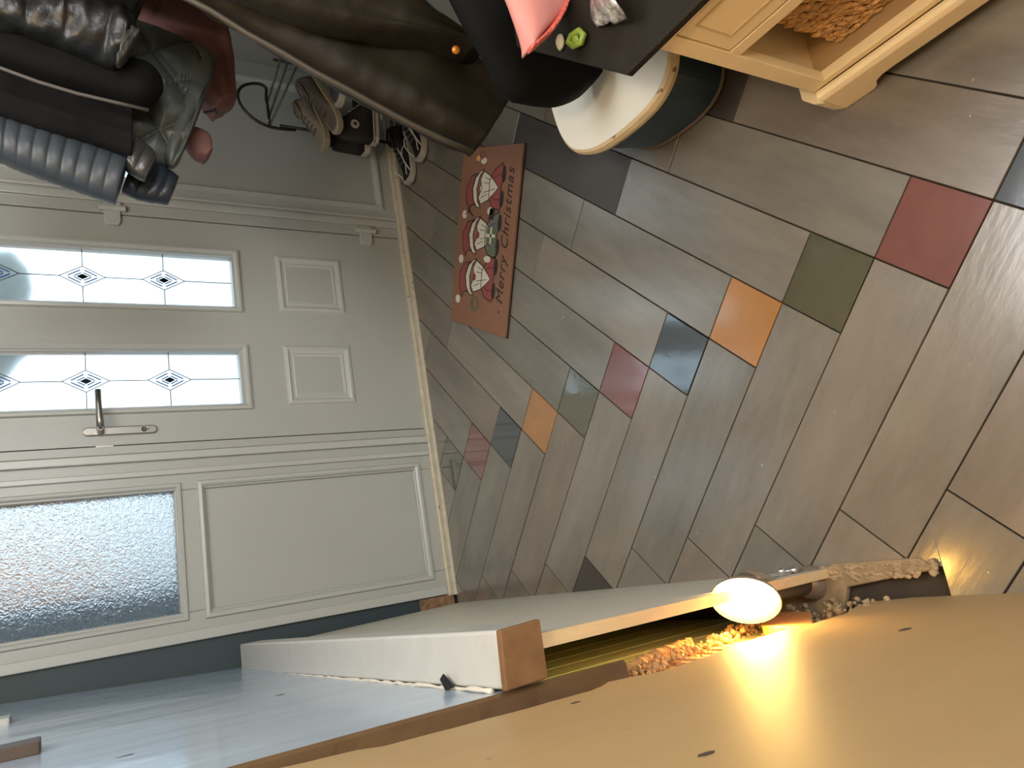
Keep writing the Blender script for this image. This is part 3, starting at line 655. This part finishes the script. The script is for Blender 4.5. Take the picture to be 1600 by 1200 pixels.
for i in range(12):
    t = i/11; c = c2.lerp(c1, t) ; rr = .012+.05*t
    R.append([(c.x+rr*math.cos(a)*(1+.3*noise.noise(Vector((a*2, t*6, 1)))), c.y+rr*.5*math.cos(a+.6), c.z+max(-.5*rr, rr*.45*math.sin(a))*(1+.3*noise.noise(Vector((a*3, t*8, 4))))) for a in [2*PI*j/20 for j in range(20)]])
tag(pb.rings(R).build('plastic_bag', PLAS, smooth=True), 'crumpled clear plastic bag on the dark slab', 'bag')

# ------------------------------------------------------------------ garments
def lerp_poly(P, t):
    d = [0]
    for i in range(len(P)-1): d.append(d[-1]+(Vector(P[i+1])-Vector(P[i])).length)
    T = t*d[-1]
    for i in range(len(P)-1):
        if T <= d[i+1]+1e-9:
            f = (T-d[i])/max(1e-9, d[i+1]-d[i]); return Vector(P[i]).lerp(Vector(P[i+1]), f)
    return Vector(P[-1])
def chaikin(P, it=2):
    P = [tuple(p) for p in P]
    for _ in range(it):
        Q = [P[0]]
        for i in range(len(P)-1):
            a, b = P[i], P[i+1]
            if i > 0: Q.append(tuple(a[k]*.75+b[k]*.25 for k in range(len(a))))
            if i < len(P)-2: Q.append(tuple(a[k]*.25+b[k]*.75 for k in range(len(a))))
        Q.append(P[-1]); P = Q
    return P
def garment(name, Lp, Rp, Y, th, m, parent=None, quilt=0, amp=.0, wr=.004, wf=9, n=90, k=40, tip=.0, square=.75, fold=0, diag=0, Y2=None, lab=None, seedv=0, foldn=3):
    """Lp / Rp: left and right outline (photo pixels, top to bottom) at depth Y -> rounded tube of cloth"""
    Y2 = Y if Y2 is None else Y2
    Lp = chaikin(Lp); Rp = chaikin(Rp)
    R = []
    for i in range(n+1):
        t = i/n; a = lerp_poly(Lp, t); b = lerp_poly(Rp, t); yy = Y+(Y2-Y)*t
        A = aY(a.x, a.y, yy); B = aY(b.x, b.y, yy); C = (A+B)/2; H = (B-A)/2
        puff = abs(math.sin(PI*t*quilt+.25*math.sin(quilt)))**.28 if quilt else 1
        e = 1.0
        if tip and t > 1-tip: e = math.sqrt(max(0.0, 1-((t-1+tip)/tip)**2))*.98+.02
        row = []
        for j in range(k):
            an = 2*PI*j/k; cx = math.cos(an); sx = math.sin(an)
            cx = math.copysign(abs(cx)**square, cx); sx2 = math.copysign(abs(sx)**square, sx)
            pf = (1-amp*(1-puff))
            if diag:
                u = (cx*.5+.5)*diag[0]; v = t*diag[1]
                g = min(abs(math.sin(PI*(u+v))), abs(math.sin(PI*(u-v))))**.3
                pf *= (1-amp*1.3*(1-g))
            thk = th*(1+fold*math.sin(cx*foldn*PI+seedv))*pf
            p = C + H*cx*e*(.97+.03*pf) + Vector((0, 1, 0))*(-thk*sx2*e)
            nz = noise.noise(Vector((p.x*wf+seedv, p.y*wf, p.z*wf*1.3)))*wr + noise.noise(Vector((p.x*wf*3, p.y*wf*3+seedv, p.z*wf*3)))*wr*.4
            p += Vector((cx*nz*.4, -sx2*nz-abs(nz)*.2, nz*.3))
            if Y < 1.72: p.x = min(p.x, 1.482+.004*math.sin(j*2.1))
            row.append(p)
        R.append(row)
    o = MB().rings(R).build(name, m, parent, smooth=True, label=lab); return o

OLIVE = mat('olive_nylon', (34, 28, 17), .62, spec=.25, var=.12, scale=6, bump=.4, bscale=22, bdist=.008)
BLK = mat('black_wool', (7, 7, 6), .85, spec=.2)
BLKG = mat('black_nylon', (17, 17, 16), .38, bump=.4, bscale=22, bdist=.01)
SAGE = mat('sage_nylon', (62, 67, 62), .45, bump=.35, bscale=26, bdist=.008, var=.08, scale=9)
SLATE = mat('slate_nylon', (52, 58, 64), .45, bump=.3, bscale=30, bdist=.005, var=.08, scale=8)
NAVY = mat('navy_nylon', (34, 40, 50), .4)
PINKD = mat('dusty_pink', (122, 82, 76), .7, bump=.3, bscale=30, bdist=.004, var=.06, scale=8)
PINKB = mat('bright_pink', (204, 134, 126), .6, bump=.3, bscale=22, bdist=.006, var=.05, scale=12)

# olive long coat
oc = thing('olive_padded_coat', 'long olive padded coat hanging at the right wall', 'coat', (1.25, 1.42, .4))
garment('back_panel', [(180, -60), (330, 18), (440, 82), (540, 138), (640, 193), (741, 238)], [(420, -330), (520, -180), (600, -60), (660, 20), (735, 90), (789, 160)], 1.42, .055, OLIVE, oc, quilt=2.2, amp=.10, wr=.010, fold=.12, seedv=1.3, square=.6, foldn=2.5)
garment('front_panel', [(250, -60), (400, 8), (520, 50), (640, 62), (705, 75)], [(420, -330), (520, -180), (600, -60), (660, 20), (752, 85)], 1.33, .050, OLIVE, oc, quilt=1.5, amp=.10, wr=.008, fold=.10, seedv=4, square=.6, lab='front flap folded over')
bn1 = MB(); Pp = [aY(x, y, 1.385) for x, y in [(180, -62), (330, 17), (385, 52), (440, 82), (490, 112), (540, 138), (590, 166), (640, 193), (690, 217), (738, 237)]]
bn1.tube(Pp, .0075, 8).build('edge_binding', mat('olive_edge', (62, 54, 40), .5), oc, smooth=True, label='lighter bound edge')
cn = aY(712, 78, 1.265); MB().lathe([(0, .004), (.006, .004), (.0095, .001), (.0095, -.004), (0, -.004)], cn, (CAMP-cn), 18).build('snap_button', mat('orange_brass', (214, 132, 52), .35, .5), oc, smooth=True, label='orange brass snap')
# black long coat over the bin
kc = thing('black_wool_coat', 'plain black wool coat sleeve hanging over the white storage bin', 'coat', (1.0, 1.08, .4))
garment('sleeve', [(640, -120), (700, -10), (745, 65), (790, 150), (835, 161), (880, 161), (905, 150), (918, 140)], [(800, -120), (830, -40), (850, 20), (870, 60), (900, 78), (920, 92), (928, 108), (926, 125)], 1.10, .045, BLK, kc, wr=.006, square=.8)
# pink jacket over the slab
pj_ = thing('bright_pink_jacket', 'bright pink jacket corner hanging above dark slab', 'jacket', (.87, .87, .6))
garment('hem', [(740, -90), (780, -30), (797, 10), (812, 50), (822, 79)], [(860, -120), (885, -60), (886, -5), (884, 12), (826, 80)], .86, .022, PINKB, pj_, wr=.006, square=.8)
garment('hem_lining', [(884, -2), (868, 30), (848, 56), (826, 74)], [(888, 2), (877, 34), (855, 60), (829, 81)], .852, .012, mat('coral_lining', (206, 98, 84), .6), pj_, wr=.004, wf=40, quilt=12, amp=.4)

# bundle of jackets near the door
YBn = 1.68
pk = thing('dusty_pink_coat', 'dusty pink coat behind the sage jacket near the door', 'coat', (1.25, YBn+.1, .95))
garment('body', [(150, 20), (240, 90), (300, 150), (318, 168), (328, 177)], [(200, -160), (270, -60), (330, 20), (362, 50), (368, 158)], YBn+.17, .05, PINKD, pk, quilt=2.5, amp=.3, wr=.006, square=.7, fold=.1)
garment('cuff', [(240, 225), (285, 222), (300, 246), (318, 251)], [(250, 190), (296, 200), (330, 210), (331, 238)], YBn+.10, .030, PINKD, pk, wr=.003, lab='pink sleeve end')
tgp = [aY(318, 176, YBn+.06), aY(334, 173, YBn+.06), aY(346, 178, YBn+.06), aY(338, 176, YBn+.06), aY(336, 170, YBn+.06)]
MB().tube(tgp, .003, 6).build('zip_pull', mat('zip_black', (16, 15, 15), .5), pk)
sg = thing('sage_quilted_jacket', 'grey sage quilted jacket hanging between black and pink coats', 'jacket', (1.1, YBn, .95))
garment('body', [(30, 160), (120, 215), (200, 245), (262, 262), (278, 256)], [(60, -60), (160, 0), (230, 45), (300, 66), (331, 88), (333, 105)], YBn+.03, .055, SAGE, sg, diag=(2.6, 3.0), amp=.42, wr=.008, square=.75, n=260, k=200)
garment('hem', [(255, 245), (262, 258), (270, 263), (277, 257)], [(322, 78), (331, 86), (334, 110), (318, 160)], YBn+.01, .03, SAGE, sg, wr=.006, square=.7, quilt=1.5, amp=.3)
sl_ = thing('slate_down_jacket', 'slate blue down jacket with narrow horizontal baffles nearest the door glass', 'jacket', (1.0, YBn, 1.0))
garment('sleeve', [(-80, 215), (0, 250), (60, 274), (120, 297), (180, 316)], [(-80, 150), (0, 185), (70, 205), (130, 225), (200, 252)], YBn-.02, .045, SLATE, sl_, quilt=12, amp=.16, wr=.004, square=.85, n=160)
garment('hem', [(190, 300), (215, 312), (262, 318)], [(215, 240), (248, 255), (279, 279)], YBn+.05, .03, NAVY, sl_, quilt=4, amp=.25, wr=.004, lab='navy hem')
garment('cuff', [(196, 262), (212, 275), (226, 281)], [(212, 215), (238, 232), (244, 248)], YBn-.035, .024, mat('charcoal_nylon', (58, 58, 56), .3, bump=.4, bscale=30, bdist=.006), sl_, quilt=2, amp=.3, wr=.008, lab='wrinkled charcoal cuff')
bm_ = thing('black_fleece_coat', 'matte black coat sleeve with rounded end in front of sage jacket', 'coat', (1.05, YBn-.1, 1.0))
garment('sleeve', [(-80, 70), (0, 100), (70, 125), (150, 147), (215, 166), (248, 168)], [(-80, 5), (0, 38), (80, 62), (150, 85), (225, 103), (262, 118)], YBn-.10, .045, BLK, bm_, wr=.004, tip=.12)
garment('back_panel', [(-80, 160), (0, 185), (80, 212), (150, 228), (205, 248)], [(-80, 60), (0, 100), (80, 128), (150, 150), (205, 172)], YBn-.05, .045, mat('black_cotton', (8, 8, 8), .85, spec=.2), bm_, wr=.008, fold=.1)
pz = [aY(x, y, YBn-.135) for x, y in [(-60, 78), (0, 106), (60, 128), (120, 146), (180, 160), (232, 172)]]
MB().tube(pz, .004, 8).build('piping', mat('grey_piping', (74, 70, 66), .5), bm_, smooth=True, label='grey piping')
bg_ = thing('black_puffer_jacket', 'shiny black puffer jacket with gathered cuff at the top right', 'jacket', (1.1, YBn-.2, 1.1))
garment('sleeve', [(-80, 10), (0, 44), (60, 60), (120, 80), (160, 97), (182, 102)], [(-80, -120), (0, -60), (60, -20), (120, -10), (180, 15), (212, 45)], YBn-.16, .06, BLKG, bg_, quilt=4.5, amp=.28, wr=.020, wf=14, square=.8)
garment('cuff', [(180, 100), (186, 101), (192, 97)], [(205, 45), (213, 48), (218, 52)], YBn-.19, .028, mat('charcoal_elastic', (70, 68, 64), .5), bg_, quilt=1, wr=.010, wf=60, lab='gathered elastic cuff')
garment('body', [(-80, -40), (0, -30), (100, -10), (200, 20)], [(-80, -260), (0, -220), (120, -120), (236, -20)], YBn-.20, .07, BLKG, bg_, quilt=4, amp=.3, wr=.022, wf=14, seedv=7)

# ------------------------------------------------------------------ shoe rack and shoes
RY = 2.46
rk = thing('wire_shoe_rack', 'wire shoe rack with dark looped end by the fixed panel', 'shoe rack', (1.85, RY, 0))
DK = mat('dark_tube', (48, 42, 38), .4, .4); GW = mat('green_wire', (138, 150, 132), .35, .3)
P = [(462, 203), (440, 202), (415, 197), (392, 183), (376, 165), (370, 148), (376, 135), (392, 130), (408, 131), (417, 138), (415, 152), (419, 170), (421, 196)]
MB().tube(chaikin([tuple(aY(x, y, RY-.04)) for x, y in P]), .0055, 8).build('end_loop', DK, rk, smooth=True)
for (a, b) in (((416, 165), (448, 60)), ((418, 190), (462, 60)), ((422, 196), (478, 70))):
    MB().tube([aY(a[0], a[1], RY-.04), aY(b[0], b[1], RY+.1)], .0045, 8).build('rail', GW, rk, smooth=True)
for zz_ in (.322, .159, .03):
    for yy in (2.38, 2.46, 2.54): MB().tube([(1.74, yy, zz_), (2.10, yy, zz_)], .004, 6).build('shelf_wire', GW, rk, smooth=True)
for yy in (2.58,):
    MB().tube([(2.08, yy, 0), (2.08, yy, .5)], .006, 8).build('leg', DK, rk, smooth=True); MB().tube([(1.78, yy, 0), (1.78, yy, .5)], .006, 8).build('leg', DK, rk, smooth=True)
def shoe(name, label, heel, toe, L, H, Wd, mu_, ms_, kind, group=None, ankle=.0, z=None):
    """heel->toe direction on ground plane; simple lasted shoe"""
    heel = Vector(heel); d = (Vector(toe)-heel); d.normalize(); s = Vector((0, 0, 1)).cross(d).normalized(); up = d.cross(s)*1
    up = s.cross(d)*-1 if up.z < 0 else up
    root = thing(name, label, 'shoe', tuple(heel), group)
    def sec(t):     # half width, top height fraction
        w_ = Wd*(.72+.10*math.sin(PI*min(1, t*1.4)) + .30*math.exp(-((t-.70)/.22)**2))*min(1, (1-t)/.10+.25)**.5*min(1, t/.07+.45)**.6
        return w_
    def prof(t):
        if kind == 'high': h = H if t < .30 else H-(H-.35*H)*min(1, (t-.30)/.30) 
        else: h = H*(.95 if t < .25 else .95-.52*min(1, (t-.25)/.45))
        if t > .85: h *= 1-.5*((t-.85)/.15)**2
        return h
    so_h = .024
    R = []
    for i in range(17):
        t = i/16; c = heel+d*(L*t); w_ = sec(t)*1.06; tz = .006*max(0, (t-.8)/.2)
        R.append([c+s*w_+up*(tz), c+s*(w_*1.02)+up*(so_h+tz), c-s*(w_*1.02)+up*(so_h+tz), c-s*w_+up*tz])
    MB().rings(R).build('sole', ms_, root, smooth=False, bevel=.003)
    R = []
    for i in range(21):
        t = .015+.955*i/20; c = heel+d*(L*t); w_ = sec(t)*.95; h = prof(t)
        row = []
        for j in range(13):
            a = PI*j/12; x = math.cos(a); y = math.sin(a)
            row.append(c+s*(w_*math.copysign(abs(x)**.7, x)*(1-.25*y))+up*(so_h-.004+(h-so_h)*abs(y)**.65))
        R.append(row)
    MB().rings(R).build('upper', mu_, root, smooth=True)
    # collar opening
    t0, t1 = .06, (.30 if kind == 'high' else .36)
    cpt = []
    for a in range(16):
        an = 2*PI*a/16; t = (t0+t1)/2+(t1-t0)/2*math.cos(an); c = heel+d*(L*t); cpt.append(c+s*(sec(t)*.52*math.sin(an))+up*(prof(t)+.001))
    MB().tube(cpt, .005, 6, closed=True).build('collar', mu_, root, smooth=True)
    return root, d, s, up, sec, prof
WSOLE = mat('white_rubber', (170, 164, 150), .5); BLKC = mat('black_canvas', (40, 34, 32), .85); BLKL = mat('black_knit', (14, 14, 14), .6)
BEIGE = mat('beige_suede', (132, 120, 100), .8); GREYB = mat('blue_grey_knit', (62, 66, 76), .8); WL = mat('white_lace', (188, 184, 176), .6)
def laces(root, heel, d, s, up, L, Wd, prof, t0, t1, n, m=WL):
    for i in range(n):
        t = t0+(t1-t0)*i/(n-1); c = Vector(heel)+d*(L*t); h = prof(t)
        MB().tube([c+s*(Wd*.42)+up*(h*.93), c+up*(h+.004), c-s*(Wd*.42)+up*(h*.93)], .0022, 6).build('lace', m, root, smooth=True)
# hi-top canvas pair
for dy, lab in ((0, 'black canvas high top with round star patch standing on the rack'), (.10, 'black canvas high top half hidden behind its pair')):
    heel = (1.665+dy*.12, 2.44+dy, .165); toe = (1.93+dy*.1, 2.40+dy, .165)
    r_, d, s, up, sc_, pf_ = shoe('high_top_shoe', lab, heel, toe, .27, .155, .040, BLKC, WSOLE, 'high')
    laces(r_, heel, d, s, up, .27, .04, pf_, .36, .66, 6)
    side = s if s.y < 0 else -s
    if dy == 0:
        c = Vector(heel)+d*.055+side*.036+up*.10
        pt = MB().lathe([(0, .0012), (.0165, .0012), (.0165, -.004)], c, side, 20).build('ankle_patch', WL, r_, label='round pale ankle patch')
        st_ = []
        for i in range(10):
            a = PI/2+i*PI/5; rr = .0125 if i % 2 == 0 else .0048; st_.append(c+side*.0016+(d*math.cos(a)+up*math.sin(a))*rr)
        MB().prism(st_, side*.0006).build('star', mat('navy_star', (24, 26, 34), .7), pt)
        MB().tube([Vector(heel)+d*(.27*t)+side*(sc_(t)*1.05)+up*.018 for t in [i/14 for i in range(15)]], .0022, 6).build('sole_stripe', mat('stripe_black', (26, 24, 24), .6), r_)
# black trainers on the floor
for i, (hl, te, lab) in enumerate((((1.80, 2.50, .0), (1.56, 2.50, .0), 'black trainer with white lines standing on floor nearest the sill'), ((1.83, 2.40, .0), (1.60, 2.37, .0), 'black trainer with pale sole on floor in front of its pair'))):
    r_, d, s, up, sc_, pf_ = shoe('black_trainer', lab, hl, te, .25, .085, .044, BLKL, WSOLE, 'low')
    H_ = Vector(hl)
    for sd in (1, -1):
        c = [H_+d*(.25*t)+s*sd*(sc_(t)*.93)+up*(.026+.03*math.sin(PI*(t-.35)/.5)) for t in [.35+.5*j/8 for j in range(9)]]
        MB().tube(c, .003, 6).build('side_line', WL, r_, smooth=True)
    MB().tube([H_+d*(.25*t)+s*(sc_(t)*.6)+up*(pf_(t)+.001) for t in [.45+.45*j/8 for j in range(9)]], .0025, 6).build('top_line', WL, r_, smooth=True)
    laces(r_, hl, d, s, up, .25, .044, pf_, .42, .66, 4, mat('grey_lace', (90, 88, 84), .6))
# beige and blue grey trainers on the upper shelf
for hl, te, lab, mt_, ms in (((1.88, 2.54, .375), (1.66, 2.48, .348), 'beige suede trainer tipped on the upper rack shelf', BEIGE, mat('tan_sole', (150, 138, 112), .7)), ((1.90, 2.42, .400), (1.70, 2.39, .33), 'brown grey trainer leaning behind the beige one', mat('taupe_suede', (92, 80, 68), .8), mat('tan_sole', (150, 138, 112), .7)),
                             ((1.98, 2.33, .335), (1.74, 2.32, .328), 'dark blue grey knitted trainer above the high tops', GREYB, WSOLE)):
    r_, d, s, up, sc_, pf_ = shoe('low_trainer', lab, hl, te, .25, .085, .042, mt_, ms, 'low')
    laces(r_, hl, d, s, up, .25, .042, pf_, .42, .66, 4, mat('grey_lace', (90, 88, 84), .6))
